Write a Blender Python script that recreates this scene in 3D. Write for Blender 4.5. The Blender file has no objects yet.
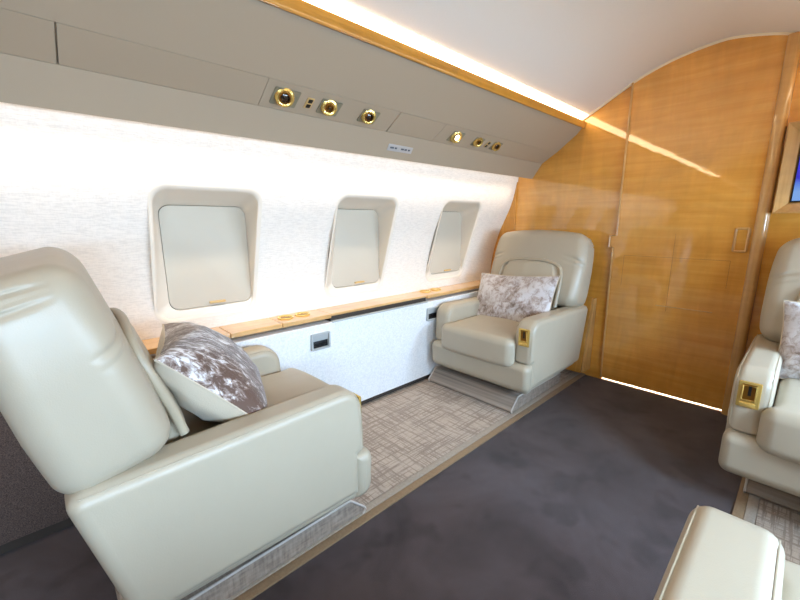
import bpy, bmesh, math, random
from mathutils import Vector, Matrix, noise
random.seed(4)
C = bpy.context.scene.collection
PI = math.pi
FZ = 0.0            # floor height; the camera stands 1.0 above it
YC = 0.475          # centre line of the cabin
X0, X1 = -2.2, 2.538

# ------------------------------------------------------------------ helpers
def srgb(r, g, b):
    f = lambda c: (c / 255) / 12.92 if c <= 10 else (((c / 255) + .055) / 1.055) ** 2.4
    return (f(r), f(g), f(b), 1)

def finish(bm, sharp=0.7):
    bmesh.ops.recalc_face_normals(bm, faces=bm.faces)
    for f in bm.faces: f.smooth = True
    for e in bm.edges:
        if len(e.link_faces) == 2 and e.calc_face_angle(0) > sharp: e.smooth = False

def obj(name, bm, m, parent=None, sharp=0.7, recalc=True):
    if recalc: finish(bm, sharp)
    me = bpy.data.meshes.new(name); bm.to_mesh(me); bm.free()
    o = bpy.data.objects.new(name, me); C.objects.link(o)
    for mm in (m if isinstance(m, (list, tuple)) else [m]): me.materials.append(mm)
    if parent: o.parent = parent
    if name in ('armrest', 'base_tub', 'front_panel', 'door_1', 'ledge_segment', 'plinth_body', 'wall_left_lower', 'latch_plate', 'frame', 'front_board', 'side_board'):
        w_ = o.modifiers.new('weighted normals', 'WEIGHTED_NORMAL'); w_.keep_sharp = True; w_.weight = 100
    return o

def thing(name, label, cat, loc=(0, 0, 0), rot=(0, 0, 0), group=None):
    o = bpy.data.objects.new(name, None); C.objects.link(o)
    o.empty_display_size = .05
    o.location = loc; o.rotation_euler = rot
    return tag(o, label, cat, group)

def tag(o, label, cat, group=None):
    o['label'] = label; o['category'] = cat
    if group: o['group'] = group
    return o

def struct(name, bm, m, label, cat, parent=None, sharp=.7):
    o = obj(name, bm, m, parent, sharp)
    o['kind'] = 'structure'; o['label'] = label; o['category'] = cat
    return o

def dup(root, loc, rotz, label):
    r = root.copy(); C.objects.link(r); r.location = loc; r.rotation_euler = (0, 0, rotz); r['label'] = label
    for ch in list(root.children):
        c = ch.copy(); C.objects.link(c); c.parent = r
        for g in list(ch.children):
            d = g.copy(); C.objects.link(d); d.parent = c
    return r

def add_box(bm, lo, hi, bev=0, seg=2):
    r = bmesh.ops.create_cube(bm, size=1)
    for v in r['verts']:
        v.co = Vector([lo[i] + (v.co[i] + .5) * (hi[i] - lo[i]) for i in range(3)])
    if bev:
        es = list({e for v in r['verts'] for e in v.link_edges})
        bmesh.ops.bevel(bm, geom=es, offset=bev, segments=seg, profile=.5, affect='EDGES')
    return bm

def box(lo, hi, bev=0, seg=2): return add_box(bmesh.new(), lo, hi, bev, seg)

def prism(pts, axis, lo, hi, bev=0, seg=3, bm=None):
    """closed polygon in the plane across an axis, pushed from lo to hi along it"""
    own = bm is None
    bm = bm or bmesh.new()
    def P(p, t):
        q = [0, 0, 0]; k = [i for i in range(3) if i != axis]
        q[axis] = t; q[k[0]] = p[0]; q[k[1]] = p[1]
        return q
    a = [bm.verts.new(P(p, lo)) for p in pts]; b = [bm.verts.new(P(p, hi)) for p in pts]
    n = len(pts); fs = [bm.faces.new(a), bm.faces.new(b[::-1])]
    for i in range(n): fs.append(bm.faces.new((a[i], b[i], b[(i + 1) % n], a[(i + 1) % n])))
    bmesh.ops.recalc_face_normals(bm, faces=fs)
    if bev:
        es = [e for e in {e for f in fs for e in f.edges} if e.calc_face_angle(0) > .5]
        bmesh.ops.bevel(bm, geom=es, offset=bev, segments=seg, profile=.5, affect='EDGES', clamp_overlap=True)
    return bm

def round_poly(pts, rads, seg=6):
    out = []; n = len(pts)
    for i in range(n):
        p = Vector(pts[i]); a = Vector(pts[i - 1]) - p; b = Vector(pts[(i + 1) % n]) - p
        r = rads[i] if isinstance(rads, (list, tuple)) else rads
        if r <= 0: out.append(tuple(p)); continue
        ang = a.angle(b); d = r / math.tan(ang / 2); d = min(d, a.length * .49, b.length * .49)
        r = d * math.tan(ang / 2)
        s = p + a.normalized() * d; e = p + b.normalized() * d
        c = p + (a.normalized() + b.normalized()).normalized() * (r / math.sin(ang / 2))
        a0 = math.atan2(s.y - c.y, s.x - c.x); a1 = math.atan2(e.y - c.y, e.x - c.x)
        da = (a1 - a0 + PI) % (2 * PI) - PI
        for k in range(seg + 1):
            t = a0 + da * k / seg
            out.append((c.x + r * math.cos(t), c.y + r * math.sin(t)))
    return out

def inset(pts, d):
    out = []; n = len(pts); area_ = sum(pts[i][0] * pts[(i + 1) % n][1] - pts[(i + 1) % n][0] * pts[i][1] for i in range(n))
    sg = 1 if area_ > 0 else -1
    for i in range(n):
        p = Vector(pts[i]); a = (p - Vector(pts[i - 1])).normalized(); b = (Vector(pts[(i + 1) % n]) - p).normalized()
        na, nb = Vector((-a.y, a.x)) * sg, Vector((-b.y, b.x)) * sg
        m = (na + nb); m = m / max(m.length_squared / 2, .25)
        out.append(tuple(p + m * d))
    return out
def soft_prism(pts, rads, axis, lo, hi, r, seg=7, cseg=8):
    """prism of a rounded outline whose two end rims are rolled over with radius r"""
    bm = bmesh.new(); rings = []; k_ = [i for i in range(3) if i != axis]
    def ring(d, t):
        o = round_poly(inset(pts, d), [max(q - d, .003) for q in rads], cseg); L = []
        for a in o:
            q = [0, 0, 0]; q[axis] = t; q[k_[0]] = a[0]; q[k_[1]] = a[1]; L.append(bm.verts.new(q))
        rings.append(L)
    for k in range(seg + 1):
        th = k / seg * PI / 2; ring(r * (1 - math.sin(th)), lo + r * (1 - math.cos(th)))
    for k in range(seg, -1, -1):
        th = k / seg * PI / 2; ring(r * (1 - math.sin(th)), hi - r * (1 - math.cos(th)))
    n = len(rings[0])
    for A, B in zip(rings, rings[1:]):
        for k in range(n): bm.faces.new((A[k], A[(k + 1) % n], B[(k + 1) % n], B[k]))
    bm.faces.new(rings[0]); bm.faces.new(rings[-1]); return bm

def extrude_path(pts, x0, x1, nx=1, thick=0):
    """open (y,z) path pushed along X; thick > 0 closes it into a slab to the path's left side"""
    bm = bmesh.new(); rows = []
    def off(i):
        a = Vector(pts[max(i - 1, 0)]); b = Vector(pts[min(i + 1, len(pts) - 1)])
        t = (b - a).normalized(); return Vector((-t.y, t.x)) * thick
    ring = [Vector(p) for p in pts]
    if thick: ring += [Vector(pts[i]) + off(i) for i in reversed(range(len(pts)))]
    for k in range(nx + 1):
        x = x0 + (x1 - x0) * k / nx
        rows.append([bm.verts.new((x, p.x, p.y)) for p in ring])
    n = len(ring); last = n if thick else n - 1
    for k in range(nx):
        for i in range(last):
            j = (i + 1) % n
            bm.faces.new((rows[k][i], rows[k + 1][i], rows[k + 1][j], rows[k][j]))
    if thick:
        bm.faces.new(rows[0]); bm.faces.new(rows[-1][::-1])
    return bm

def tube(bm, pts, r, seg=8, closed=False, r_end=None):
    pts = [Vector(p) for p in pts]; n = len(pts); rings = []; up = None
    for i, p in enumerate(pts):
        a = pts[(i - 1) % n] if closed or i else p; b = pts[(i + 1) % n] if closed or i < n - 1 else p
        t = (b - a).normalized()
        if up is None:
            up = Vector((0, 0, 1)) if abs(t.z) < .9 else Vector((1, 0, 0))
        s = t.cross(up).normalized(); up = s.cross(t).normalized()
        rings.append([bm.verts.new(p + (s * math.cos(2 * PI * k / seg) + up * math.sin(2 * PI * k / seg)) * r) for k in range(seg)])
    for i in range(n if closed else n - 1):
        A, B = rings[i], rings[(i + 1) % n]
        for k in range(seg): bm.faces.new((A[k], A[(k + 1) % seg], B[(k + 1) % seg], B[k]))
    if not closed:
        bm.faces.new(rings[0][::-1]); bm.faces.new(rings[-1])
    return bm

def lathe(bm, prof, seg=28, M=None):
    """(radius, height) outline turned about Z"""
    rows = []
    for r, z in prof:
        if r < 1e-6: v = bm.verts.new((0, 0, z)); rows.append([v] * seg)
        else: rows.append([bm.verts.new((r * math.cos(2 * PI * k / seg), r * math.sin(2 * PI * k / seg), z)) for k in range(seg)])
    for a, b in zip(rows, rows[1:]):
        for k in range(seg):
            q = []
            for v in (a[k], a[(k + 1) % seg], b[(k + 1) % seg], b[k]):
                if v not in q: q.append(v)
            if len(q) > 2: bm.faces.new(q)
    if M is not None:
        bmesh.ops.transform(bm, matrix=M, verts=list({v for r in rows for v in r}))
    return bm

def rbox(half, r, n=(8, 8, 8), seg=5, fn=None, bm=None):
    """box with evenly rounded corners, dense enough to be bent by fn"""
    own = bm if bm is not None else bmesh.new()
    bm = bmesh.new()
    ax = []
    for i in range(3):
        inner = max(half[i] - r, 1e-4); L = []
        for k in range(seg): L.append((-inner, -math.tan(PI / 4 * (1 - k / seg))))
        for k in range(n[i] + 1): L.append((-inner + 2 * inner * k / n[i], 0.0))
        for k in range(1, seg + 1): L.append((inner, math.tan(PI / 4 * k / seg)))
        ax.append(L)
    for f in range(3):
        g, h = (f + 1) % 3, (f + 2) % 3
        for s in (-1, 1):
            grid = []
            for (cu, eu) in ax[g]:
                row = []
                for (cv, ev) in ax[h]:
                    e = [0, 0, 0]; c = [0, 0, 0]
                    e[f] = s; c[f] = s * max(half[f] - r, 1e-4); e[g] = eu; c[g] = cu; e[h] = ev; c[h] = cv
                    row.append(bm.verts.new(Vector(c) + Vector(e).normalized() * r))
                grid.append(row)
            for a in range(len(grid) - 1):
                for b in range(len(grid[0]) - 1):
                    q = (grid[a][b], grid[a + 1][b], grid[a + 1][b + 1], grid[a][b + 1])
                    bm.faces.new(q if s > 0 else q[::-1])
    bmesh.ops.remove_doubles(bm, verts=bm.verts, dist=1e-6)
    if fn:
        for v in bm.verts: v.co = Vector(fn(v.co.copy()))
    tmp = bpy.data.meshes.new('tmp'); bm.to_mesh(tmp); bm.free(); own.from_mesh(tmp); bpy.data.meshes.remove(tmp)
    return own

def spline(pts, n=6):
    """Catmull-Rom through the points"""
    P = [Vector(p) for p in pts]; P = [2 * P[0] - P[1]] + P + [2 * P[-1] - P[-2]]; out = []
    for i in range(1, len(P) - 2):
        for k in range(n):
            t = k / n
            out.append(.5 * ((2 * P[i]) + (P[i + 1] - P[i - 1]) * t + (2 * P[i - 1] - 5 * P[i] + 4 * P[i + 1] - P[i + 2]) * t * t + (3 * P[i] - P[i - 1] - 3 * P[i + 1] + P[i + 2]) * t ** 3))
    return out + [P[-2]]

# ------------------------------------------------------------------ materials
def mat(name, col, rough=.5, metal=0, coat=0, coat_rough=.03, spec=.5, sheen=0, emit=None, strength=0):
    m = bpy.data.materials.new(name); m.use_nodes = True
    b = m.node_tree.nodes['Principled BSDF']
    b.inputs['Base Color'].default_value = col; b.inputs['Roughness'].default_value = rough
    b.inputs['Metallic'].default_value = metal; b.inputs['Coat Weight'].default_value = coat
    b.inputs['Coat Roughness'].default_value = coat_rough; b.inputs['Specular IOR Level'].default_value = spec
    b.inputs['Sheen Weight'].default_value = sheen
    if emit: b.inputs['Emission Color'].default_value = emit; b.inputs['Emission Strength'].default_value = strength
    return m

class N:
    def __init__(s, m): s.t = m.node_tree; s.b = s.t.nodes['Principled BSDF']
    def new(s, k, **kw):
        n = s.t.nodes.new(k)
        for a, v in kw.items(): setattr(n, a, v)
        return n
    def link(s, a, b): s.t.links.new(a, b)
    def coords(s, scale=(1, 1, 1), kind='Object', rot=(0, 0, 0)):
        tc = s.new('ShaderNodeTexCoord'); mp = s.new('ShaderNodeMapping')
        mp.inputs['Scale'].default_value = scale; mp.inputs['Rotation'].default_value = rot
        s.link(tc.outputs[kind], mp.inputs['Vector']); return mp.outputs['Vector']
    def noise(s, vec, scale, detail=3, rough=.55, dist=0):
        n = s.new('ShaderNodeTexNoise'); n.inputs['Scale'].default_value = scale; n.inputs['Detail'].default_value = detail
        n.inputs['Roughness'].default_value = rough; n.inputs['Distortion'].default_value = dist
        s.link(vec, n.inputs['Vector']); return n.outputs['Fac']
    def ramp(s, fac, stops):
        r = s.new('ShaderNodeValToRGB'); e = r.color_ramp.elements
        e[0].position, e[0].color = stops[0]; e[1].position, e[1].color = stops[-1]
        for p, c in stops[1:-1]: q = e.new(p); q.color = c
        s.link(fac, r.inputs['Fac']); return r.outputs['Color']
    def mix(s, fac, a, b, mode='MIX'):
        m = s.new('ShaderNodeMix', data_type='RGBA', blend_type=mode)
        for v, k in ((fac, 0), (a, 6), (b, 7)):
            if hasattr(v, 'is_linked') or hasattr(v, 'links'): s.link(v, m.inputs[k])
            else: m.inputs[k].default_value = v
        return m.outputs[2]
    def math(s, op, a, b):
        m = s.new('ShaderNodeMath', operation=op)
        for v, k in ((a, 0), (b, 1)):
            if hasattr(v, 'links'): s.link(v, m.inputs[k])
            else: m.inputs[k].default_value = v
        return m.outputs[0]
    def bump(s, h, strength, dist=.002):
        b = s.new('ShaderNodeBump'); b.inputs['Strength'].default_value = strength; b.inputs['Distance'].default_value = dist
        s.link(h, b.inputs['Height']); return b
    def base(s, c): s.link(c, s.b.inputs['Base Color'])
    def normal(s, b, coat=False):
        s.link(b.outputs['Normal'], s.b.inputs['Normal'])
        if coat: s.link(b.outputs['Normal'], s.b.inputs['Coat Normal'])

def leather(name, col):
    m = mat(name, col, .36, spec=.5); n = N(m)
    v = n.coords()
    n.normal(n.bump(n.math('ADD', n.math('MULTIPLY', n.noise(v, 9, 2), 2.2), n.math('MULTIPLY', n.noise(v, 420, 2), .16)), .35, .004))
    d = tuple(c * .93 for c in col[:3]) + (1,)
    n.base(n.mix(n.noise(v, 5, 3), d, col))
    return m

def wood(name, c0, c1, c2, axis=1, rough=.38, wav=.028, coat=1, coat_ior=1.5, sc=1.0, spec=.3):
    """lacquered figured veneer; grain runs along the given axis"""
    m = mat(name, c1, rough, coat=coat, coat_rough=.035, spec=spec); n = N(m)
    s = [34, 34, 34]; s[axis] = 2.2
    v = n.coords(tuple(a * sc for a in s)); g = n.noise(v, 1, 5, .6, .5)
    s2 = [2.2, 2.2, 2.2]; s2[axis] = 13
    f = n.noise(n.coords(tuple(a * sc for a in s2)), 1, 3, .6, .8)
    a = n.ramp(g, [(.25, c0), (.5, c1), (.78, c2)])
    g2 = n.ramp(n.noise(n.coords((2.5, 2.5, 3.5)), 1, 4, .6, .6), [(.3, (.86, .84, .80, 1)), (.7, (1.06, 1.06, 1.06, 1))])
    a = n.mix(1.0, a, g2, 'MULTIPLY')
    fig = n.ramp(f, [(.3, (.90, .90, .90, 1)), (.7, (1.05, 1.05, 1.05, 1))])
    n.base(n.mix(1.0, a, fig, 'MULTIPLY'))
    n.b.inputs['Coat IOR'].default_value = coat_ior
    if wav:
        b = n.bump(n.noise(n.coords((1, 1, 1)), 12, 2), wav, .01)
        n.link(b.outputs['Normal'], n.b.inputs['Coat Normal'])
    return m

def weave(name, col, dark, sx, sy, amount=.5, rough=.85, bump=.5, plane='XZ'):
    m = mat(name, col, rough, spec=.2, sheen=.1); n = N(m)
    a = {'XZ': ((sx, 1, sy), (sy, 1, sx)), 'XY': ((sx, sy, 1), (sy, sx, 1))}[plane]
    h = n.math('ADD', n.noise(n.coords(a[0]), 1, 3, .6), n.noise(n.coords(a[1]), 1, 3, .6))
    h = n.math('MULTIPLY', h, .5)
    n.base(n.mix(amount, col, n.ramp(h, [(.36, dark), (.62, col)])))
    n.normal(n.bump(h, bump, .003)); return m

M = {}
CREAM = srgb(181, 169, 148)
M['leather'] = leather('cream leather', CREAM)
M['piping'] = leather('leather piping', srgb(176, 163, 140))
m = mat('woven white wall cloth', srgb(246, 241, 234), .85, spec=.2, sheen=.1); n = N(m)
h = n.math('ADD', n.math('MULTIPLY', n.noise(n.coords((45, 1, 330)), 1, 2, .5), .7), n.math('MULTIPLY', n.noise(n.coords((300, 1, 90)), 1, 2, .5), .3))
n.base(n.ramp(h, [(.34, srgb(225, 216, 205)), (.58, srgb(240, 231, 220))]))
n.normal(n.bump(h, .12, .002)); M['wall'] = m
M['dado'] = weave('white linen panel cloth', srgb(242, 241, 240), srgb(208, 208, 211), 120, 160, .6, .9, .4)
M['reveal'] = mat('white window surround', srgb(229, 219, 203), .45)
M['shade'] = mat('cream window shade', srgb(202, 192, 174), .6)
M['shade_tab'] = mat('tan shade tab', srgb(205, 170, 110), .5)
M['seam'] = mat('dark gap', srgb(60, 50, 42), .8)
m = mat('ceiling cloth', srgb(232, 226, 216), .75, spec=.3); n = N(m)
n.normal(n.bump(n.noise(n.coords((1, 1, 1)), 160, 2), .12, .003)); M['ceiling'] = m
m = mat('taupe bin leather', srgb(174, 157, 134), .5, spec=.4); n = N(m)
n.normal(n.bump(n.noise(n.coords((1, 1, 1)), 350, 2), .12, .002)); M['bin'] = m
H0, H1, H2 = srgb(216, 150, 54), srgb(227, 162, 66), srgb(235, 175, 82)
M['wood_wall'] = wood('honey veneer across', H0, H1, H2, 1, coat_ior=1.8)
M['wood_door'] = wood('honey veneer door', srgb(220, 152, 58), srgb(230, 165, 72), srgb(238, 179, 90), 1, coat_ior=1.8)
M['wood_x'] = wood('honey veneer lengthwise', srgb(206, 156, 94), srgb(226, 178, 118), srgb(236, 192, 136), 0, wav=.03)
M['wood_rail'] = wood('amber veneer rail', srgb(176, 118, 36), srgb(198, 138, 48), srgb(214, 156, 66), 0, wav=.03)
M['wood_z'] = wood('honey veneer upright', H0, srgb(204, 143, 62), H2, 2, wav=.03)
M['wood_pale'] = wood('pale lacquered veneer', srgb(196, 146, 84), srgb(212, 164, 100), srgb(222, 178, 116), 2, wav=.04)
M['inlay'] = mat('dark inlay line', srgb(160, 100, 30), .3)
M['gold'] = mat('polished gold', srgb(246, 208, 118), .22, .65)
n = N(M['gold']); n.normal(n.bump(n.noise(n.coords(), 60, 2), .1, .002))
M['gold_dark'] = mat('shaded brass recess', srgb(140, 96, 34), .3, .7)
M['black'] = mat('black plastic', srgb(18, 17, 16), .4)
M['glass_dark'] = mat('dark lens glass', srgb(60, 48, 38), .08, .3, coat=1)
M['recess'] = mat('grey green recess', srgb(132, 126, 104), .55)
M['greybox'] = mat('grey socket surround', srgb(176, 178, 176), .4)
M['placard'] = mat('silver placard', srgb(188, 184, 180), .35, .1)
M['ink'] = mat('placard ink', srgb(90, 90, 96), .5)
M['lens_on'] = mat('lit reading lens', srgb(255, 240, 200), .3, emit=srgb(255, 236, 190), strength=12)
M['white_trim'] = mat('cream edge trim', srgb(240, 226, 198), .4)
M['threshold'] = mat('pale threshold', srgb(235, 228, 214), .5)
M['screen'] = None

m = mat('dark aisle carpet', srgb(74, 66, 68), .95, spec=.1, sheen=.15); n = N(m)
v = n.coords()
big = n.ramp(n.noise(v, 3.0, 4, .6, .6), [(.3, srgb(60, 50, 50)), (.5, srgb(82, 71, 72)), (.7, srgb(98, 87, 89))])
spots = n.ramp(n.noise(v, 7, 2, .5, .3), [(.56, (1, 1, 1, 1)), (.66, (.66, .63, .62, 1))])
fine = n.noise(v, 600, 2)
n.base(n.mix(.35, n.mix(1, big, spots, 'MULTIPLY'), n.ramp(fine, [(.3, srgb(40, 35, 35)), (.7, srgb(104, 94, 95))])))
n.normal(n.bump(fine, .6, .004)); M['carpet'] = m
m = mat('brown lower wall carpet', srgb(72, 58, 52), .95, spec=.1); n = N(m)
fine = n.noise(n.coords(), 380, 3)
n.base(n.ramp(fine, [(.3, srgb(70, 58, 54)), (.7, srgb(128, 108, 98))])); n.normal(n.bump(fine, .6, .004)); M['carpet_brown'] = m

def rugmat(name, lo, mid, hi):
    m = mat(name, mid, .95, spec=.1, sheen=.1); n = N(m)
    a = n.noise(n.coords((7, 120, 45)), 1, 3, .6); b = n.noise(n.coords((120, 7, 45)), 1, 3, .6)
    la = n.ramp(a, [(.40, (0, 0, 0, 1)), (.50, (1, 1, 1, 1))]); lb = n.ramp(b, [(.40, (0, 0, 0, 1)), (.50, (1, 1, 1, 1))])
    k = n.mix(1, la, lb, 'MULTIPLY')
    fine = n.noise(n.coords(), 330, 2)
    base = n.mix(n.noise(n.coords(), 5, 3), mid, hi)
    n.base(n.mix(.25, n.mix(k, lo, base), n.ramp(fine, [(.3, lo), (.7, hi)])))
    n.normal(n.bump(n.math('ADD', n.math('MULTIPLY', fine, .5), k), .5, .004)); return m
M['rug'] = rugmat('beige crosshatch rug', srgb(146, 128, 114), srgb(186, 167, 150), srgb(205, 188, 170))
M['rug_edge'] = weave('rug binding', srgb(178, 164, 148), srgb(146, 132, 116), 90, 120, .5, .95, .5, 'XY')
M['tan'] = weave('tan edging', srgb(158, 132, 102), srgb(128, 104, 78), 60, 160, .5, .9, .4, 'XY')
M['plinth'] = weave('grey plinth cloth', srgb(170, 154, 139), srgb(124, 110, 98), 20, 110, .9, .95, .5)
M['plinth_piping'] = mat('pale piping', srgb(196, 187, 177), .8)

def velvet(name, scale, lo, hi, dirs, brown=srgb(112, 88, 74), pale=srgb(214, 209, 208), mid=srgb(172, 158, 152)):
    m = mat(name, pale, .55, spec=.3, sheen=.45); n = N(m)
    v = n.coords(scale); f = n.noise(v, 1, 6, .7, .5)
    g = n.noise(n.coords(dirs), 1, 2, .5, .3)
    h = n.math('ADD', n.math('MULTIPLY', f, .72), n.math('MULTIPLY', g, .38))
    n.base(n.ramp(h, [(lo, brown), ((lo + hi) / 2, mid), (hi, pale)]))
    n.normal(n.bump(f, .6, .006)); return m
M['velvet_brown'] = velvet('crushed velvet brown and silver', (46, 90, 30), .53, .66, (7, 14, 5), brown=srgb(92, 66, 52), pale=srgb(226, 221, 220), mid=srgb(158, 140, 131))
M['velvet_pale'] = velvet('crushed velvet silver', (30, 32, 30), .43, .62, (6, 7, 8), pale=srgb(204, 199, 199), brown=srgb(122, 102, 90))
M['pillow_back'] = mat('beige pillow backing', srgb(196, 182, 160), .8, sheen=.2)
n = N(M['pillow_back']); n.normal(n.bump(n.noise(n.coords(), 260, 2), .3, .002))

m = mat('blue monitor picture', (0, 0, 0, 1), .1, coat=1); n = N(m)
sep = n.new('ShaderNodeSeparateXYZ'); n.link(n.coords(), sep.inputs[0])
c = n.ramp(n.math('MULTIPLY_ADD', sep.outputs[2], 5.0), [(.0, srgb(120, 170, 235)), (.18, srgb(80, 130, 230)), (.3, srgb(38, 52, 205)), (.8, srgb(60, 62, 225))])
n.link(c, n.b.inputs['Emission Color']); n.b.inputs['Emission Strength'].default_value = 1.0; M['screen'] = m

def emit(name, col, s):
    return mat(name, (0, 0, 0, 1), .6, emit=col, strength=s)
M['cove'] = emit('warm cove strip', srgb(255, 224, 180), 11)
M['wash'] = emit('warm wall strip', srgb(255, 234, 210), 3.6)
M['day'] = emit('daylight pane', srgb(175, 212, 255), 7)

# ------------------------------------------------------------------ camera
cam = bpy.data.cameras.new('camera'); co = bpy.data.objects.new('camera', cam); C.objects.link(co)
cam.sensor_fit = 'HORIZONTAL'; cam.sensor_width = 36; cam.lens = 36 * 384 / 800; cam.clip_start = .02
R = Matrix(((0.7267505, 0.1400965, -0.6724631), (-0.6868916, 0.1429856, -0.7125552), (-0.0036739, 0.9797592, 0.2001460)))
co.matrix_world = Matrix.Translation((0, 0, 1)) @ R.to_4x4()
bpy.context.scene.camera = co

# ------------------------------------------------------------------ shell
mir = lambda pts: [(2 * YC - p[0], p[1]) for p in pts]
WALL = spline([(1.665, .52), (1.662, .62), (1.648, .74), (1.600, .914), (1.515, 1.104), (1.478, 1.25), (1.462, 1.40)], 5)
def wall_y(z):
    for a, b in zip(WALL, WALL[1:]):
        if a.y <= z <= b.y: return a.x + (b.x - a.x) * (z - a.y) / (b.y - a.y)
    return WALL[0].x if z < WALL[0].y else WALL[-1].x

WX = [.49, 1.235, 1.985]; WHX = .182; WZ0, WZ1 = .628, 1.112
def hole_outline(hx, z0, z1, rad, seg=6):
    return round_poly([(-hx, z0), (hx, z0), (hx, z1), (-hx, z1)], rad, seg)
def rect_match(out, cx, zc, hx, hz, N4):
    """points on a rectangle hit by rays from its centre through each outline point"""
    r = []
    for (x, z) in out:
        dx, dz = x, z - zc
        t = min(hx / abs(dx) if abs(dx) > 1e-9 else 1e9, hz / abs(dz) if abs(dz) > 1e-9 else 1e9)
        r.append((dx * t, zc + dz * t))
    return r
def side_wall(sign, xs, holes):
    """curved cabin wall with rounded window openings; sign=1 left, -1 right"""
    Y = (lambda y: y) if sign > 0 else (lambda y: 2 * YC - y)
    bm = bmesh.new()
    zlo, zhi = .56, 1.18; zc = (WZ0 + WZ1) / 2
    zs = [.50, .53, zlo] ; zt = [zhi, 1.22, 1.27, 1.32, 1.40]
    mid = [zlo + (zhi - zlo) * k / 20 for k in range(21)]
    allz = zs[:-1] + mid + zt[1:]
    hx = .30
    xedges = [xs[0]]
    for w in holes: xedges += [w - hx, w + hx]
    xedges.append(xs[1])
    def quad(xa, xb, zz):
        nx = max(1, round((xb - xa) / .2)); g = []
        for i in range(nx + 1):
            x = xa + (xb - xa) * i / nx
            g.append([bm.verts.new((x, Y(wall_y(z)), z)) for z in zz])
        for i in range(nx):
            for j in range(len(zz) - 1): bm.faces.new((g[i][j], g[i + 1][j], g[i + 1][j + 1], g[i][j + 1]))
    for i in range(0, len(xedges) - 1, 2): quad(xedges[i], xedges[i + 1], allz)
    for w in holes:
        quad(w - hx, w + hx, zs); quad(w - hx, w + hx, zt)
        out = hole_outline(WHX + .006, WZ0 - .006, WZ1 + .006, .05)
        # densify so that the ring follows the curve
        dense = []
        for a, b in zip(out, out[1:] + out[:1]):
            L = math.hypot(a[0] - b[0], a[1] - b[1]); k = max(1, int(L / .03))
            dense += [(a[0] + (b[0] - a[0]) * t / k, a[1] + (b[1] - a[1]) * t / k) for t in range(k)]
        # corners of the rectangle must be hit exactly
        rect = rect_match(dense, 0, (zlo + zhi) / 2, hx, (zhi - zlo) / 2, 0)
        for cxn, czn in ((hx, zlo), (hx, zhi), (-hx, zlo), (-hx, zhi)):
            i = min(range(len(rect)), key=lambda i: math.hypot(rect[i][0] - cxn, rect[i][1] - czn)); rect[i] = (cxn, czn)
        rings = []
        for t in (0, .2, .4, .6, .8, 1):
            ring = []
            for a, b in zip(dense, rect):
                x = a[0] + (b[0] - a[0]) * t; z = a[1] + (b[1] - a[1]) * t
                ring.append(bm.verts.new((w + x, Y(wall_y(z)), z)))
            rings.append(ring)
        n = len(dense)
        for A, B in zip(rings, rings[1:]):
            for k in range(n): bm.faces.new((A[k], A[(k + 1) % n], B[(k + 1) % n], B[k]))
    bmesh.ops.remove_doubles(bm, verts=bm.verts, dist=2e-4)
    return bm
def wall_obj(name, sign, xs, holes, label):
    bm = side_wall(sign, xs, holes)
    o = struct(name, bm, M['wall'], label, 'wall')
    return o

wall_obj('wall_left', 1, (X0, X1), WX, 'white woven cabin side wall curving in above the ledge with three windows')
RX = [-1.0, -.25, .49, 1.235, 1.985]
wall_obj('wall_right', -1, (X0, X1), RX, 'white woven cabin side wall opposite the ledge')

SHY = 1.672
def window(name, cx, sign, kind_day, label):
    Y = (lambda y: y) if sign > 0 else (lambda y: 2 * YC - y)
    root = bpy.data.objects.new(name, None); C.objects.link(root); root.location = (cx, 0, 0)
    root['kind'] = 'structure'; root['label'] = label; root['category'] = 'window'
    outer = hole_outline(WHX + .014, WZ0 - .014, WZ1 + .014, .055); hole = hole_outline(WHX, WZ0, WZ1, .048)
    inner = hole_outline(.163, .658, 1.066, .038)
    if not kind_day:
        inner = [(x + .022, z) for x, z in inner]
    bm = bmesh.new(); rings = []
    def ring(o, y=None, dy=0):
        rings.append([bm.verts.new((x, Y(wall_y(z) + dy if y is None else y), z)) for x, z in o])
    ring(outer, dy=.003); ring(outer, dy=-.0008)
    mid = [((a[0] + b[0]) / 2, (a[1] + b[1]) / 2) for a, b in zip(outer, hole)]
    ring(mid, dy=-.0006); ring(hole, dy=.004); 
    for t in (.06, .94):
        rings.append([bm.verts.new((a[0] + (b[0] - a[0]) * t, Y((wall_y(a[1]) + .008) + (SHY - wall_y(a[1]) - .008) * t), a[1] + (b[1] - a[1]) * t)) for a, b in zip(hole, inner)])
    ring(inner, y=SHY)
    ring([(x * .99, .867 + (z - .867) * .99) for x, z in inner], y=SHY + .012)
    n = len(outer)
    for A, B in zip(rings, rings[1:]):
        for k in range(n): bm.faces.new((A[k], A[(k + 1) % n], B[(k + 1) % n], B[k]))
    obj('window_frame', bm, M['reveal'], root, .9)
    sh = [(x * 1.0, z) for x, z in inner]
    g = [((x - (0 if kind_day else .022)) * .985 + (0 if kind_day else .022), .867 + (z - .867) * .985) for x, z in sh]
    if kind_day:
        obj('window_pane', prism(g, 1, Y(SHY + .006), Y(SHY + .012)), M['day'], root)
    else:
        bm = prism(g, 1, SHY + .003, SHY + .010, .002, 2)
        s = obj('window_shade', bm, M['shade'], root)
        obj('tab', box((.004, SHY - .008, .670), (.068, SHY + .004, .680), .003), M['shade_tab'], s)
    obj('backing', prism([(a * 1.03, .867 + (b - .867) * 1.03) for a, b in inner], 1, Y(SHY + .013), Y(SHY + .02)), M['seam'], root)
window('window_1', WX[0], 1, False, 'shaded cabin window right beside the near leather armchair, first along the wall')
window('window_2', WX[1], 1, False, 'shaded cabin window midway between the two armchairs along the ledge')
window('window_3', WX[2], 1, False, 'shaded cabin window just before the far armchair and wooden bulkhead')
for i, x in enumerate(RX):
    window('window_%d' % (i + 4), x, -1, True, 'daylit cabin window in the wall opposite the ledge')

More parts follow.
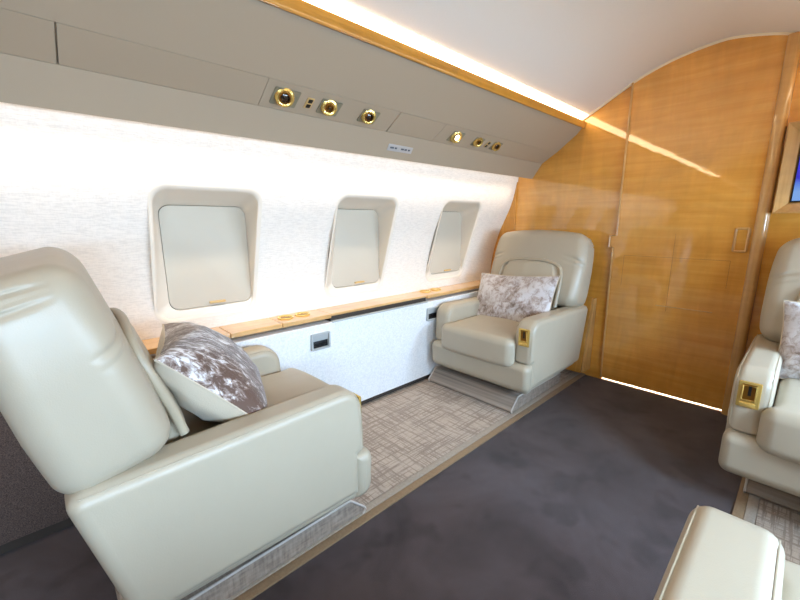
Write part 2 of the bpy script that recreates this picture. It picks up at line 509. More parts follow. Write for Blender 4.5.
# floor
bm = box((X0, -.72, -.03), (X1 + .25, 1.70, 0))
struct('floor', bm, M['carpet'], 'dark brown carpet running down the aisle to the wooden door', 'floor')
# ceiling
CEIL = spline([(1.102, 1.582), (1.060, 1.605), (.965, 1.657), (.792, 1.752), (.636, 1.811), (.475, 1.842), (.36, 1.843),
               (.185, 1.800), (.06, 1.730), (-.045, 1.655), (-.110, 1.605), (-.152, 1.582)], 6)
struct('ceiling', extrude_path([tuple(p) for p in CEIL], X0, X1, 12, -.02), M['ceiling'], 'arched off white cloth cabin ceiling', 'ceiling', sharp=1.2)

# ledge, lower wall
LOW = [(1.515, .530), (1.530, .30), (1.552, .042), (1.570, .042), (1.570, .530)]
struct('wall_left_lower', prism(LOW, 0, .02, 2.535, .004, 2), M['dado'], 'white linen panel below the wooden ledge between the armchairs', 'wall')
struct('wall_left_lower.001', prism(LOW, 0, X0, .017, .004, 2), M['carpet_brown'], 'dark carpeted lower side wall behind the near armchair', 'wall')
struct('wall_right_lower', prism(mir(LOW)[::-1], 0, X0, 2.535, .004, 2), M['dado'], 'white linen lower panel of the opposite side wall', 'wall')
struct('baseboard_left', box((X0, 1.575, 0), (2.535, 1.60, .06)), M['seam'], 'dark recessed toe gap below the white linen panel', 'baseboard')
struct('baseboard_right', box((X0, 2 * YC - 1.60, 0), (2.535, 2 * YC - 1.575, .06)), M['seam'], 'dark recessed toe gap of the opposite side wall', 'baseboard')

ledge = thing('side_ledge', 'honey wood ledge running under the three shaded windows', 'ledge', (0, 0, .57))
def ledge_seg(x0, x1, y0=1.519, th=.021, par=None, Y=lambda y: y, name='ledge_segment'):
    a, b = sorted((Y(y0), Y(1.662)))
    return obj(name, box((x0 + .0012, a, -th), (x1 - .0012, b, 0), .003, 2), M['wood_x'], par)
for a, b in ((-.9, .515), (.515, .735), (.735, .985)): ledge_seg(a, b, par=ledge)
ledge_seg(.985, 1.66, 1.523, .013, ledge); ledge_seg(1.66, 2.535, par=ledge)
sl = obj('table_slot', box((.985, 1.530, -.040), (1.655, 1.60, -.0135)), M['seam'], ledge); sl['label'] = 'dark folding table slot'
obj('slot_lip', box((.985, 1.512, -.043), (1.655, 1.56, -.036), .002), M['greybox'], ledge)
l2 = thing('side_ledge', 'honey wood ledge along the opposite side wall', 'ledge', (0, 0, .57))
ledge_seg(X0, 2.535, par=l2, Y=lambda y: 2 * YC - y)

for i, (x, y, who) in enumerate(((.79, 1.60, 'near pair, closer to the near armchair'), (.875, 1.60, 'near pair, closer to the bulkhead'),
                           (1.735, 1.61, 'far pair, closer to the near armchair'), (1.835, 1.61, 'far pair, beside the far armchair'))):
    t = thing('cup_holder', 'round gold cup holder in the wood ledge, %s' % who, 'cup holder', (x, y, .5705), group='gold cup holders in the ledge')
    obj('rim', lathe(bmesh.new(), [(.024, 0), (.036, 0), (.037, .003), (.034, .0055), (.027, .004), (.0245, .001), (.024, 0)]), M['gold'], t)
    obj('well', lathe(bmesh.new(), [(0, .0008), (.02, .0008), (.0238, .0015)]), M['gold_dark'], t)

for i, (x, who) in enumerate(((.915, 'below the ledge beside the near armchair'), (1.70, 'below the ledge next to the far armchair'))):
    t = thing('socket_box', 'small grey socket box with black jacks %s' % who, 'socket', (x, 1.5205, .452), (0, 0, 0), 'socket boxes in the linen panel')
    bm = bmesh.new()
    o = round_poly([(-.050, -.040), (.050, -.040), (.050, .040), (-.050, .040)], .006, 3); q = round_poly([(-.043, -.034), (.043, -.034), (.043, .034), (-.043, .034)], .004, 3)
    rings = [[bm.verts.new((a, y, b)) for a, b in s] for s, y in ((o, .004), (o, -.014), (q, -.014), (q, -.002))]
    for A, B in zip(rings, rings[1:]):
        for k in range(len(A)): bm.faces.new((A[k], A[(k + 1) % len(A)], B[(k + 1) % len(A)], B[k]))
    bm.faces.new(rings[-1])
    obj('surround', bm, M['greybox'], t, .5)
    obj('hood', prism([(-.0025, .033), (-.0025, .002), (-.012, .033)], 0, -.042, .042), M['greybox'], t)
    obj('jack_panel', box((-.040, -.0045, -.031), (.040, -.0015, .001), .001), M['black'], t)
    for k in range(3):
        Mx = Matrix.Translation((-.026 + .026 * k, -.0045, -.015)) @ Matrix.Rotation(PI / 2, 4, 'X')
        obj('jack', lathe(bmesh.new(), [(0, .001), (.005, .001), (.006, .004), (.0095, .004), (.0095, 0)], 14, Mx), M['black'], t)

# ------------------------------------------------------------------ overhead bin
A_, B_ = Vector((1.365, 1.281)), Vector((1.058, 1.555))
P1, P2 = Vector((1.302, 1.3715)), Vector((1.206, 1.432))
def bin_profile():
    d = (P2 - P1).normalized(); nrm = Vector((-d.y, d.x))          # into the bin or out of it
    if nrm.y < 0: nrm = -nrm
    r1, r2 = P1 + nrm * .010, P2 + nrm * .010
    top = [(1.066, 1.572), (1.105, 1.572), (1.30, 1.575), (1.40, 1.50), (1.425, 1.42), (1.41, 1.33), (1.3875, 1.325), (1.375, 1.300), (1.372, 1.283)]
    return [tuple(A_), tuple(P1), tuple(r1), tuple(r2), tuple(P2), (1.085, 1.5245), tuple(B_), ] + top
BIN = bin_profile()
bt = thing('overhead_bin', 'long taupe overhead locker sloping above the three windows', 'overhead locker', (0, 0, 0))
obj('locker_body', prism(BIN, 0, X0, 2.533), M['bin'], bt, .5)
cuts = [X0, .102, .594, 1.15, 1.436, 2.533]
dP = (P2 - P1); nP = Vector((-dP.y, dP.x)).normalized(); nP = nP if nP.y < 0 else -nP    # out of the bin
def psu_panel(x0, x1, par, Y=lambda y: y):
    fine = (.594, 1.436); g0 = .0007 if x0 in fine else .0018; g1 = .0007 if x1 in fine else .0018
    a, b = P1 + dP.normalized() * .0015, P2 - dP.normalized() * .0015
    pts = [tuple(a - nP * .0098), tuple(a), tuple(b), tuple(b - nP * .0098)]
    pts = [(Y(p[0]), p[1]) for p in pts]
    obj('service_panel', prism(pts, 0, x0 + g0, x1 - g1, .0005, 1), M['bin'], par)
for a, b in zip(cuts, cuts[1:]): psu_panel(a, b, bt)
b2 = thing('overhead_bin', 'long taupe overhead locker on the opposite side of the cabin', 'overhead locker')
obj('locker_body', prism(mir(BIN), 0, X0, 2.533), M['bin'], b2, .5); psu_panel(X0, 2.533, b2, lambda y: 2 * YC - y)

# rail along the top of the bin and the lit cove behind it
RAIL = round_poly([(1.058, 1.5565), (1.034, 1.549), (1.030, 1.592), (1.040, 1.598), (1.064, 1.580)], .004, 3)
RAIL = round_poly([(1.060, 1.556), (1.040, 1.5475), (1.036, 1.588), (1.050, 1.592), (1.068, 1.580)], .003, 3)
struct('trim_rail', prism(RAIL, 0, X0, 2.536), M['wood_rail'], 'glossy amber wood rail along the top of the overhead locker', 'trim', sharp=.5)
struct('trim_rail.001', prism(mir(RAIL), 0, X0, 2.536), M['wood_rail'], 'amber wood rail of the opposite overhead locker', 'trim', sharp=.5)
COVE = [(1.090, 1.5835), (1.024, 1.6195), (1.0255, 1.6220), (1.0915, 1.586)]
tag(obj('cove_light', prism(COVE, 0, X0 + .05, 2.530), M['cove']), 'glowing warm strip light between the wood rail and the ceiling', 'light')
tag(obj('cove_light', prism(mir(COVE), 0, X0 + .05, 2.530), M['cove']), 'warm strip light along the opposite edge of the ceiling', 'light')
WASH = [(1.379, 1.3035), (1.405, 1.3215), (1.403, 1.3245), (1.377, 1.3065)]
tag(obj('wall_wash_light', prism(WASH, 0, X0 + .05, 2.530), M['wash']), 'hidden warm strip light washing the window wall from under the locker', 'light')
tag(obj('wall_wash_light', prism(mir(WASH), 0, X0 + .05, 2.530), M['wash']), 'hidden warm strip light washing the opposite window wall', 'light')

# fittings on the service panels: local x along the cabin, y up the slope, z out of the panel
ez = Vector((0, nP.x, nP.y)); ey = Vector((0, dP.x, dP.y)).normalized(); ex = Vector((1, 0, 0))
PR = Matrix((ex, ey, ez)).transposed().to_euler()
def on_panel(x, t, out=.0):
    p = P1 + dP * t + nP * out
    return (x, p.x, p.y)
def tray(half, depth=.006):
    bm = bmesh.new()
    o = round_poly([(-half[0], -half[1]), (half[0], -half[1]), (half[0], half[1]), (-half[0], half[1])], .004, 2)
    q = [(a * .93, b * .93) for a, b in o]; r = [(a * .82, b * .82) for a, b in o]
    rings = [[bm.verts.new((a, b, z)) for a, b in s] for s, z in ((o, 0), (o, .0025), (q, .0025), (r, .0006))]
    for A, B in zip(rings, rings[1:]):
        for k in range(len(A)): bm.faces.new((A[k], A[(k + 1) % len(A)], B[(k + 1) % len(A)], B[k]))
    bm.faces.new(rings[-1]); return bm
def spotlight(x, lit, label, s=1.0, gasper=False, t=.5):
    e = thing('air_nozzle' if gasper else 'reading_light', label, 'air vent' if gasper else 'reading light', on_panel(x, t, .0006), PR, 'gold fittings in the overhead panel')
    obj('recess_tray', tray((.050 * s, .037 * s)), M['recess'], e, .4)
    tilt = Matrix.Translation((-.006 * s, .004 * s, .001)) @ Matrix.Rotation(math.radians(-24), 4, 'X') @ Matrix.Rotation(math.radians(-14), 4, 'Y')
    k = s
    obj('gold_ring', lathe(bmesh.new(), [(.019 * k, .004), (.0345 * k, .0), (.036 * k, .006), (.033 * k, .013), (.026 * k, .018 * k), (.019 * k, .015 * k), (.018 * k, .004)], 28, tilt), M['gold'], e)
    if gasper:
        obj('nozzle', lathe(bmesh.new(), [(0, .021 * k), (.006 * k, .020 * k), (.008 * k, .012 * k), (.012 * k, .012 * k), (.0145 * k, .022 * k), (.0185 * k, .018 * k), (.019 * k, .006)], 24, tilt), M['gold_dark'], e)
        obj('nozzle_tip', lathe(bmesh.new(), [(0, .024 * k), (.0045 * k, .023 * k), (.006 * k, .014 * k)], 16, tilt), M['black'], e)
    else:
        obj('lens', lathe(bmesh.new(), [(0, .017 * k), (.010 * k, .016 * k), (.0185 * k, .011 * k)], 24, tilt), M['lens_on'] if lit else M['glass_dark'], e)
        obj('eyelid', lathe(bmesh.new(), [(.0185 * k, .010 * k), (.020 * k, .022 * k), (.0175 * k, .024 * k), (.0165 * k, .011 * k)], 24, tilt), M['gold_dark'], e)
    return e
spotlight(.668, False, 'unlit gold eyeball reading light, first of the overhead fittings from the near armchair', .90)
spotlight(.838, False, 'gold air nozzle between two gold eyeball lights above the first window', .84, True)
spotlight(1.018, False, 'unlit gold eyeball reading light just before the dark panel seam overhead', .82)
spotlight(1.560, True, 'lit gold reading light overhead before the far armchair', .84)
spotlight(1.738, False, 'small gold air nozzle overhead next to the lit reading light', .74, True)
spotlight(1.905, False, 'dim gold reading light overhead nearest the wooden bulkhead', .74)
for x, h, who in ((.756, (.013, .022), 'between the first reading light and the air nozzle'), (1.826, (.012, .02), 'between the far air nozzle and the last reading light')):
    e = thing('call_switch', 'tiny brass plate with black buttons %s' % who, 'switch', on_panel(x, .5, .0006), PR, 'switches in the overhead panel')
    obj('plate', box((-h[0], -h[1], 0), (h[0], h[1], .003), .001), M['shade_tab'], e)
    for k in (-1, 1): obj('button', box((-h[0] * .6, k * .0105 - .007, .003), (h[0] * .6, k * .0105 + .007, .006), .001), M['black'], e)
# printed placard on the locker's lower face
dV = (P1 - A_); nV = Vector((-dV.y, dV.x)).normalized(); nV = nV if nV.y < 0 else -nV
VR = Matrix((ex, Vector((0, dV.x, dV.y)).normalized(), Vector((0, nV.x, nV.y)))).transposed().to_euler()
pp = A_ + dV * .46 + nV * .0006
e = thing('placard', 'small silver placard with tiny print on the lower face of the overhead locker', 'placard', (1.265, pp.x, pp.y), VR)
obj('plate', box((-.075, -.015, 0), (.075, .015, .002), .001), M['placard'], e)
bm = bmesh.new(); random.seed(9)
for (a, b) in ((-.062, -.040), (-.034, -.022), (.004, .022), (.026, .040), (.048, .060)):
    obj('lettering', box((a, -.004, .002), (b, .004, .0026)), M['ink'], e)

# ------------------------------------------------------------------ bulkhead, door, trims
def ceil_z(y):
    for a, b in zip(CEIL, CEIL[1:]):
        if b.x <= y <= a.x: return b.y + (a.y - b.y) * (y - b.x) / (a.x - b.x)
    return 1.58
DL, DR = .797, .196                      # door edges
GAP = .016
def half_outline(ya, yb, n=24):
    """bulkhead sheet between two Y values (ya > yb) up to the ceiling"""
    top = [(ya + (yb - ya) * k / n, min(ceil_z(ya + (yb - ya) * k / n) + .01, 1.86)) for k in range(n + 1)]
    return [(yb, 0), (ya, 0)] + top
def sheet(ya, yb, x0, x1, n=24, z0=0):
    p = half_outline(ya, yb, n); p[0] = (yb, z0); p[1] = (ya, z0)
    return prism(p, 0, x0, x1)
wl = [(DL + .003, 0), (1.70, 0), (1.70, 1.56)] + [(y, min(ceil_z(y) + .012, 1.86)) for y in [1.12 - (1.12 - DL - .003) * k / 14 for k in range(15)]]
struct('wall_front', prism(wl, 0, X1, X1 + .03), M['wood_wall'], 'glossy honey wood bulkhead behind the far armchair', 'wall')
wr = [(DR - .003, 0), (DR - .003, min(ceil_z(DR - .003) + .012, 1.86))] + [(y, min(ceil_z(y) + .012, 1.86)) for y in [DR - (DR + .17) * k / 14 for k in range(1, 15)]] + [(-.75, 1.56), (-.75, 0)]
struct('wall_front.001', prism(wr, 0, X1, X1 + .03), M['wood_wall'], 'honey wood bulkhead beyond the door post, carrying the monitor', 'wall')
struct('wall_rear', prism([(-.75, 0), (1.70, 0), (1.70, 1.56)] + [(p.x, p.y + .012) for p in CEIL] + [(-.75, 1.56)], 0, X0 - .03, X0), M['wood_wall'], 'honey wood bulkhead closing the rear of the cabin', 'wall')
# door slab with the finger notch in its hinge-side edge
n_ = 16
dp = [(DR, GAP), (DL + .004, GAP), (DL + .014, .842), (DL + .036, .846), (DL + .036, .912), (DL, .916), (DL, ceil_z(DL) - .004)]
dp += [(y, ceil_z(y) - .004) for y in [DL + (DR - DL) * k / n_ for k in range(1, n_ + 1)]]
door = struct('door_1', prism(dp, 0, X1 - .010, X1 + .012), M['wood_door'], 'tall glossy honey wood cabin door reaching the arched ceiling', 'door', sharp=.5)
xs = X1 - .0145
bm = bmesh.new()
tube(bm, [(xs, DL + .004, GAP), (xs, DL + .014, .842), (xs, DL + .036, .846), (xs, DL + .036, .912), (xs, DL, .916), (xs, DL, ceil_z(DL) - .006)], .0062, 8)
obj('edge_bead', bm, M['wood_pale'], door)
bm = bmesh.new()
hy, hz = .235, .905
o = round_poly([(hy - .024, hz - .055), (hy + .024, hz - .055), (hy + .024, hz + .055), (hy - .024, hz + .055)], .005, 3)
tube(bm, [(X1 - .014, a, b) for a, b in o], .0055, 8, True)
h = obj('door_handle', bm, M['wood_pale'], door); h['label'] = 'small raised rectangular finger pull'
obj('pull_recess', prism([(a, b) for a, b in o], 0, X1 - .0125, X1 - .0105), M['wood_wall'], h)
# inlaid lines of the fold-down panel in the door
bm = bmesh.new()
for y0, z0, y1, z1 in ((.745, .800, .745, .62), (.745, .800, .262, .800), (.262, .800, .262, .66), (.505, .93, .505, .50)):
    add_box(bm, (X1 - .0106, min(y0, y1) - .0008, min(z0, z1) - .0008), (X1 - .0098, max(y0, y1) + .0008, max(z0, z1) + .0008))
s_ = obj('inlay_line', bm, M['inlay'], door)
obj('pull_strip', box((X1 - .014, .300, .525), (X1 - .009, .555, .530), .001), M['wood_pale'], door)
# post right of the door
POST = round_poly([(X1 + .01, .196), (X1 - .030, .196), (X1 - .034, .150), (X1 + .01, .146)], [.0, .018, .018, 0], 6)
POST2 = [(p[0], p[1]) for p in POST]
bm = prism(POST2, 2, 0, ceil_z(.17) - .003)
struct('trim_post', bm, M['wood_pale'], 'rounded pale wood post at the right edge of the door', 'trim', sharp=.5)
# arched bead where the ceiling meets the bulkhead
pts = [(X1 - .008, p.x, p.y - .004) for p in CEIL if -.2 < p.x < 1.10]
struct('trim_arch', tube(bmesh.new(), pts, .0075, 8), M['white_trim'], 'thin cream bead along the arch where ceiling meets bulkhead', 'trim')
struct('trim_side', prism([(1.475, .58), (1.70, .58), (1.70, 1.30), (1.475, 1.30)], 0, X1 - .012, X1, .002, 1), M['wood_z'], 'narrow honey wood strip where the bulkhead meets the window wall', 'trim')
# light leaking under the door from the lit compartment behind it
struct('trim_threshold', box((X1 + .001, DR - .02, .0), (X1 + .22, DL + .02, .003), .001), M['threshold'], 'pale threshold shining under the door', 'threshold')
L = bpy.data.lights.new('vestibule_lamp', 'AREA'); L.shape = 'RECTANGLE'; L.size = .16; L.size_y = .5; L.energy = 16; L.color = (1, .93, .82)
lo = bpy.data.objects.new('vestibule_lamp', L); C.objects.link(lo); lo.location = (X1 + .14, .5, .25)

# magazine wedge between the far seat and the bulkhead
WG = [(2.536, .03), (2.43, .03), (2.505, .52), (2.536, .535)]
mt = thing('magazine_rack', 'slanted honey wood magazine rack between the far armchair and the bulkhead', 'magazine rack')
obj('front_board', prism([(2.424, .05), (2.412, .05), (2.492, .53), (2.504, .53)], 1, .888, 1.40, .002, 1), M['wood_z'], mt)
obj('side_board', prism([(2.536, .05), (2.422, .05), (2.500, .52), (2.536, .52)], 1, .874, .888, .002, 1), M['wood_pale'], mt)
obj('base_board', box((2.424, .888, .05), (2.536, 1.40, .065)), M['wood_z'], mt)

# monitor in its sloped frame
mo = thing('monitor', 'wall monitor with blue picture in a sloped wood frame beyond the door post', 'monitor', (X1, -.060, 1.225))
W_, H_ = .200, .195
bm = bmesh.new()
ro = [(-W_, -H_), (W_, -H_), (W_, H_), (-W_, H_)]; ri = [(-W_ + .045, -H_ + .045), (W_ - .045, -H_ + .045), (W_ - .045, H_ - .045), (-W_ + .045, H_ - .045)]
rings = [[bm.verts.new((x, a, b)) for a, b in s] for s, x in ((ro, 0), (ro, -.055), ([(a * .985, b * .985) for a, b in ro], -.058), (ri, -.012), (ri, -.002))]
for A, B in zip(rings, rings[1:]):
    for k in range(4): bm.faces.new((A[k], A[(k + 1) % 4], B[(k + 1) % 4], B[k]))
obj('frame', bm, M['wood_pale'], mo, .3)
scr = obj('screen', prism([(a * .975, b * .975) for a, b in ri], 0, -.010, -.004), M['black'], mo)
obj('picture', prism([(a * .94, b * .93) for a, b in ri], 0, -.0112, -.0101), M['screen'], scr)

# ------------------------------------------------------------------ rugs
def rug(sign, x0, x1, label, label2):
    Y = (lambda y: y) if sign > 0 else (lambda y: 2 * YC - y)
    t = thing('carpet_rug', label, 'rug', (0, 0, 0))
    def b(xa, ya, xb, yb, z, bev=.002):
        q = sorted((Y(ya), Y(yb))); return box((xa, q[0], .0005), (xb, q[1], z), bev, 2)
    obj('pile', b(x0, .958, x1, 1.573, .010), M['rug'], t)
    e = obj('binding', b(x0, .928, x1, .9575, .0105, .004), M['rug_edge'], t)
    s = obj('edging', b(x0, .898, x1, .9275, .008), M['tan'], t); s['label'] = 'tan edging strip'
    return t
rug(1, .03, 2.535, 'beige crosshatched rug with tan edging between the two armchairs by the ledge', '')
rug(-1, .66, 2.535, 'beige crosshatched rug with tan edging under the armchairs opposite', '')

# ------------------------------------------------------------------ armchair
def make_armchair(name, label, recline=15.0, AW=.104):
    t = thing(name, label, 'armchair', group='cream leather cabin armchairs')
    LM, PM = M['leather'], M['piping']
    W = .3175
    prof = [(-.356, .502), (.333, .520), (.341, .299), (.318, .294), (.318, .160), (-.275, .162)]
    for s in (-1, 1):
        y0, y1 = (W - AW, W) if s > 0 else (-W, -W + AW)
        bm = soft_prism(prof, [.03, .075, .02, .006, .01, .03], 1, y0, y1, .030)
        arm = obj('armrest', bm, LM, t, 1.0)
        # top stitch along the outer edge
        bm = bmesh.new()
        for sy in (s * (W - .009), s * (W - AW + .009)):
            tube(bm, [(-.330, sy, .4945), (.255, sy, .5105), (.290, sy, .504), (.312, sy, .487), (.3255, sy, .458), (.330, sy, .40), (.3325, sy, .318)], .0017, 6)
        obj('piping_seam', bm, PM, arm)
    # tub under the seat, its front wrapping across below the armrests
    tub = [(.34, .155), (.34, .290), (-.27, .300), (-.24, .150), (.31, .142)]
    obj('base_tub', soft_prism(tub, [.01, .01, .02, .03, .03], 1, -W + .012, W - .012, .02, 4), LM, t, 1.0)
    fp = [(.300, .144), (.300, .296), (.374, .296), (.368, .168), (.340, .140)]
    obj('front_panel', soft_prism(fp, [.006, .006, .032, .04, .03], 1, -W - .001, W + .001, .030), LM, t, 1.0)
    # seat cushion
    def cush(p):
        u = p.x / .27; v = p.y / .203
        z = p.z + (.012 * (1 - v * v) * (1 - u * u * .6) if p.z > 0 else 0)
        x = p.x + (.014 * (1 - v ** 4) if p.x > .15 else 0)
        if p.x > .12: z -= .006 * ((p.x - .12) / .15) ** 2 if p.z > 0 else 0
        return (x + .117, p.y * (1 + .11 * max(0, min(1, (p.x - .19) / .05))), z + .346)
    obj('seat_cushion', rbox((.275, .212, .078), .036, (18, 12, 3), 6, cush), LM, t, 1.2)
    # back, laid out upright then leaned about its foot
    piv = Vector((-.250, 0, .494)); a = math.radians(recline); ca, sa = math.cos(a), math.sin(a)
    def lean(p):
        p = Vector(p)
        return Vector((piv.x + p.x * ca - p.z * sa, p.y, piv.z + p.x * sa + p.z * ca))
    HB = .218
    def shell(p):
        s = (p.z + HB) / (2 * HB); x, y, z = p
        k = 1 - .07 * max(0, (s - .5) / .5) ** 2.2 - .05 * max(0, (.28 - s) / .28) ** 2
        side = y / .307
        y *= k
        x *= 1 - .17 * max(0, s - .35) / .65                         # thinner towards the top
        x += .016 * (1 - side * side) * (1 if x < 0 else 1.5) * (-1 if x < 0 else 1)
        z += .020 * (1 - side * side) * s
        if x < 0:                                                      # leather folds across the top of the rear
            f = max(0, min(1, (.9 - abs(side)) * 6))
            w1 = .372 + .012 * math.sin(side * 4); w2 = .338 - .012 * math.cos(side * 3)
            zz = z + HB
            x += f * (.011 * math.exp(-((zz - w1) / .006) ** 2) + .009 * math.exp(-((zz - w2) / .008) ** 2))
            x -= f * .006 * math.exp(-((zz - (w1 + w2) / 2) / .010) ** 2)
        # little pulls where the wing meets the front pad
        if abs(side) > .7:                                             # leather folds across the top of the wing
            f = min(1, (abs(side) - .7) * 5) * max(0, min(1, (.045 - x) * 25)); zz = z + HB
            w1 = .414 - .10 * (x + .02) ** 2 / .02 * .1; w2 = .387 + x * .06
            y -= math.copysign(f * (.010 * math.exp(-((zz - w1) / .0045) ** 2) + .007 * math.exp(-((zz - w2) / .006) ** 2) - .004 * math.exp(-((zz - .400) / .008) ** 2)), y)
        if abs(side) > .62 and x > .02:
            for dp_, zc in ((.007, .262), (.004, .236)):
                x -= dp_ * min(1, (abs(side) - .62) * 6) * math.exp(-((z + HB - zc - .10 * (1 - abs(side))) / .008) ** 2)
        return lean((x, y, z + HB - .006))
    bk = obj('backrest', rbox((.100, .307, HB), .055, (10, 30, 70), 12, shell), LM, t, 1.4)
    # the arched lumbar pad with its fat piping
    def pad(p):
        s = (p.z + .150) / .30
        k = 1 - .20 * max(0, (s - .45) / .55) ** 2.2
        x = p.x + (.022 * (1 - (p.y / .2) ** 2) if p.x > 0 else 0)
        return lean((x + .099 - .020 * max(0, s - .3), p.y * k, p.z + .150 - .05))
    pd = obj('lumbar_pad', rbox((.034, .190, .150), .030, (3, 18, 18), 5, pad), LM, bk, 1.4)
    arch = []
    for k in range(41):
        u = -1 + 2 * k / 40
        yy = max(-1, min(1, u * 1.9)) if abs(u) > .53 else u / .53
        ang = u
        L = .62
        if abs(u) > .55: y = .205 * (1 if u > 0 else -1); z = .185 - (abs(u) - .55) / .45 * .185
        else:
            th = u / .55 * PI / 2
            y = .205 * (abs(math.sin(th)) ** .75) * (1 if th > 0 else -1); z = .185 + .088 * abs(math.cos(th)) ** .5
        s = (z + .03) / .33; kk = 1 - .17 * max(0, (s - .45) / .55) ** 2.2
        arch.append(lean((.146 - .026 * max(0, s - .3) - .020 * (y / .205) ** 2, y * kk, z - .022)))
    obj('piping', tube(bmesh.new(), arch, .0115, 10), PM, bk, 1.4)
    # panel closing the back below the backrest
    obj('lower_back', rbox((.045, .205, .19), .03, (3, 8, 8), 4, lambda p: (p.x - .262 + .10 * (-(p.z) / .19) * .5, p.y, p.z + .335)), LM, t, 1.4)
    # gold recline latch in the front of each aisle-side armrest
    lt = obj('latch_plate', box((.3385, -W + .026, .362), (.346, -W + .026 + .058, .452), .003, 2), M['gold'], t)
    lt['label'] = 'gold recline latch'
    cy = -W + .026 + .029
    obj('latch_well', box((.3455, cy - .019, .388), (.3468, cy + .019, .444)), M['gold_dark'], lt)
    obj('latch_slot', box((.3466, cy - .003, .405), (.3474, cy + .005, .440)), M['black'], lt)
    bm = tube(bmesh.new(), [(.349, cy - .017, .390), (.351, cy - .017, .440), (.351, cy + .017, .440), (.349, cy + .017, .390)], .003, 6, True)
    obj('latch_lever', bm, M['gold'], lt)
    obj('latch_bar', box((.345, cy - .020, .368), (.351, cy + .020, .380), .002), M['gold'], lt)
    for c_ in t.children:
        if c_.name.startswith('latch_plate'): c_.location = (-.003, -.010, .028)
    return t

NEAR, FAR, RFAR, RNEAR = (.322, 1.1725), (2.035, 1.177), (1.985, -.205), (.488, -.240)
BZ = 0.0
near = make_armchair('leather_armchair', 'cream leather armchair seen from behind beside the first shaded window')
near.location = (NEAR[0], NEAR[1], 0)
far = dup(near, (FAR[0], FAR[1], 0), PI, 'cream leather armchair with silver pillow against the wood bulkhead, under the far window')
rfar = dup(near, (RFAR[0], RFAR[1], 0), PI, 'cream leather armchair cut by the picture edge beside the wooden door post')
rnear = make_armchair('leather_armchair', 'cream leather armchair of which only a padded armrest shows, nearest the camera', 78, .120)
rnear.location = (RNEAR[0], RNEAR[1], .008)
# the aisle-side latch: on far seats the chair is turned round, so its latch sits on the +Y local side
for c in near.children:
    if c.name.startswith('latch_plate'): c.location.x -= .006
for ch in (far,):
    for c in ch.children:
        if c.name.startswith('latch_plate'): c.location.y = .010 + 2 * (.3175 - .026 - .029)
for ch in (near, rnear):
    for c in ch.children:
        if c.name.startswith('latch_plate') and ch is rnear: c.location.y = .010 + 2 * (.3175 - .026 - .029)

# carpet-covered plinths the chairs slide on
def plinth(cx, cy, face, x0, x1, label):
    t = thing('seat_plinth', label, 'plinth', (cx, cy, 0), (0, 0, 0 if face > 0 else PI), 'carpeted plinths under the armchairs')
    pr = round_poly([(x1, .011), (x1 - .080, .088), (x0, .080), (x0 - .01, .011)], [.012, .02, .012, 0], 5)
    yl = .24
    obj('plinth_body', prism(pr, 1, -yl, yl + .10, .006, 3), M['plinth'], t, .8)
    for s in (-1,):
        for yy in (-yl, yl + .10):
            e = .001 if yy > 0 else -.001
            bm = tube(bmesh.new(), [(p[0], yy + e, p[1]) for p in pr[:-1]], .004, 6)
            obj('piping', bm, M['plinth_piping'], t)
    obj('pedestal', box((x0 + .08, -.15, .07), (x1 - .16, .15, .117), .004), M['black'], t)
    return t
plinth(NEAR[0], NEAR[1] - .0, 1, -.22, .405, 'grey carpeted plinth under the near armchair at the rug edge')
plinth(FAR[0], FAR[1] + .112, -1, -.22, .362, 'grey carpeted plinth with pale piping under the far armchair by the bulkhead')
plinth(RFAR[0], RFAR[1], -1, -.22, .22, 'grey carpeted plinth under the armchair beside the door post')
plinth(RNEAR[0], RNEAR[1], 1, -.22, .25, 'grey carpeted plinth under the armchair nearest the camera')

# ------------------------------------------------------------------ pillows
def pillow(label, loc, rot, w, h, th, front, seed, puff=.5):
    """local: x = out of the front, y = width, z = height, origin at the centre"""
    t = thing('throw_pillow', label, 'pillow', loc, (0, 0, 0), 'velvet throw pillows')
    t.rotation_euler = rot
    nu, nv = 36, 26
    for side, nm, mm in ((1, 'front_cover', front), (-1, 'back_cover', M['pillow_back'])):
        bm = bmesh.new(); g = []
        for i in range(nu + 1):
            row = []
            for j in range(nv + 1):
                u = -1 + 2 * i / nu; v = -1 + 2 * j / nv
                uu = math.sin(u * PI / 2) * .35 + u * .65; vv = math.sin(v * PI / 2) * .35 + v * .65
                f = max(0, (1 - uu ** 2)) ** puff * max(0, (1 - vv ** 2)) ** puff
                y = w / 2 * uu * (1 - .055 * (1 - vv ** 2)); z = h / 2 * vv * (1 - .075 * (1 - uu ** 2))
                nz = noise.noise(Vector((uu * 2.2 + seed, vv * 2.2, side))) * .012 + noise.noise(Vector((uu * 6 + seed, vv * 5, 3 + side))) * .004
                e = min(1, 4 * (1 - max(abs(uu), abs(vv))))
                row.append(bm.verts.new((side * (th / 2 * f + nz * e + .0005), y, z)))
            g.append(row)
        for i in range(nu):
            for j in range(nv): bm.faces.new((g[i][j], g[i + 1][j], g[i + 1][j + 1], g[i][j + 1]))
        o = obj(nm, bm, mm, t, 1.6)
    ed = []
    for k in range(72):
        q = k / 72 * 4; s = int(q); f = -1 + 2 * (q - s)
        u, v = ((f, -1), (1, f), (-f, 1), (-1, -f))[s]
        ed.append((0, w / 2 * u * (1 - .055 * (1 - v * v)), h / 2 * v * (1 - .075 * (1 - u * u))))
    obj('piping', tube(bmesh.new(), ed, .0028, 6, True), M['pillow_back'], t)
    return t
R_ = math.radians
pillow('brown and silver crushed velvet pillow slumped in the near armchair', (NEAR[0] + .01, NEAR[1] + .012, .562), (R_(-4), R_(-45), R_(-11)), .46, .33, .21, M['velvet_brown'], 1.3, .42)
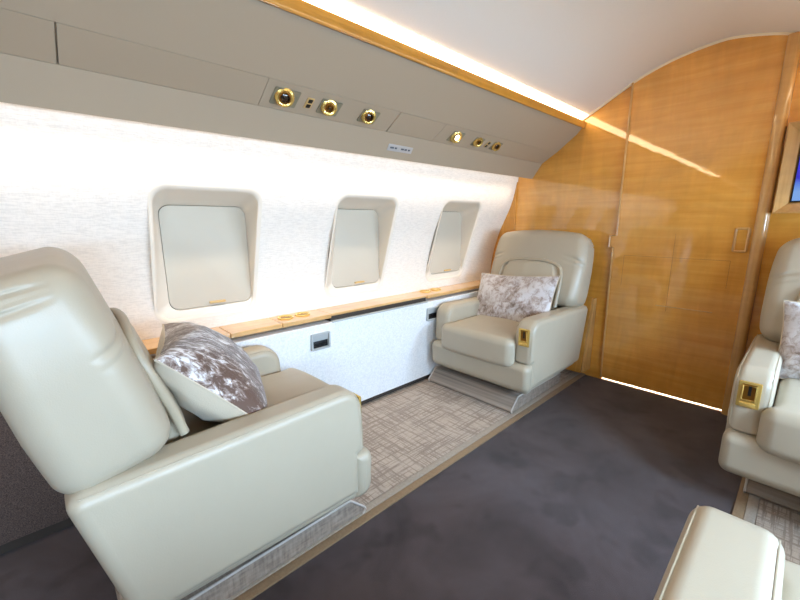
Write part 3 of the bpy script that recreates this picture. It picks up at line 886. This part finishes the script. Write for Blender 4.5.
pillow('pale silver velvet pillow leaning in the far armchair', (FAR[0] + .015, FAR[1] + .016, .520), (R_(4), R_(-24), PI + R_(-3)), .53, .355, .13, M['velvet_pale'], 5.1)
pillow('silver velvet pillow half out of view in the armchair by the door post', (RFAR[0] + .055, RFAR[1] + .03, .555), (R_(0), R_(-20), PI + R_(4)), .42, .30, .13, M['velvet_pale'], 8.4)

# ------------------------------------------------------------------ light
def area(name, loc, size, energy, col, rot):
    L = bpy.data.lights.new(name, 'AREA'); L.shape = 'RECTANGLE'; L.size, L.size_y = size; L.energy = energy; L.color = col
    o = bpy.data.objects.new(name, L); C.objects.link(o); o.location = loc; o.rotation_euler = rot; return o
for sgn, yy in ((1, 1.392), (-1, 2 * YC - 1.392)):
    d = Vector((0, sgn * .22, -.72))
    o = area('wall_wash_lamp', (.17, yy, 1.303), (4.6, .022), 5.5, (1, .87, .72), d.to_track_quat('-Z', 'X').to_euler())
    o.matrix_world = Matrix.Translation((.17, yy, 1.303)) @ Matrix((Vector((1, 0, 0)), (-d).normalized().cross(Vector((1, 0, 0))), (-d).normalized())).transposed().to_4x4()
    o.data.spread = math.radians(80)
for x in RX:                                   # skylight falling in through the opposite windows
    d = Vector((0, 1, -.42)).normalized(); q = Vector((x, 2 * YC - SHY + .012, .867))
    o = area('window_daylight', q, (.30, .36), 15, (.52, .75, 1), (0, 0, 0)); zz = -d; xx = Vector((1, 0, 0))
    o.matrix_world = Matrix.Translation(q) @ Matrix((xx, zz.cross(xx), zz)).transposed().to_4x4()
    o.data.spread = math.radians(125)
L = bpy.data.lights.new('reading_beam', 'SPOT'); L.energy = 4; L.spot_size = R_(60); L.spot_blend = .6; L.color = (1, .86, .62); L.shadow_soft_size = .015
o = bpy.data.objects.new('reading_beam', L); C.objects.link(o)
p = on_panel(1.555, .48, .03); o.location = p
o.rotation_euler = (Vector((1.9, 1.1, .4)) - Vector(p)).to_track_quat('-Z', 'Y').to_euler()

w = bpy.data.worlds.new('world'); bpy.context.scene.world = w; w.use_nodes = True
w.node_tree.nodes['Background'].inputs['Color'].default_value = (.8, .9, 1, 1)
w.node_tree.nodes['Background'].inputs['Strength'].default_value = .3
sc = bpy.context.scene
sc.view_settings.view_transform = 'Standard'; sc.view_settings.look = 'None'
sc.view_settings.gamma = 1; sc.view_settings.use_curve_mapping = False
sc.view_settings.exposure = -0.06
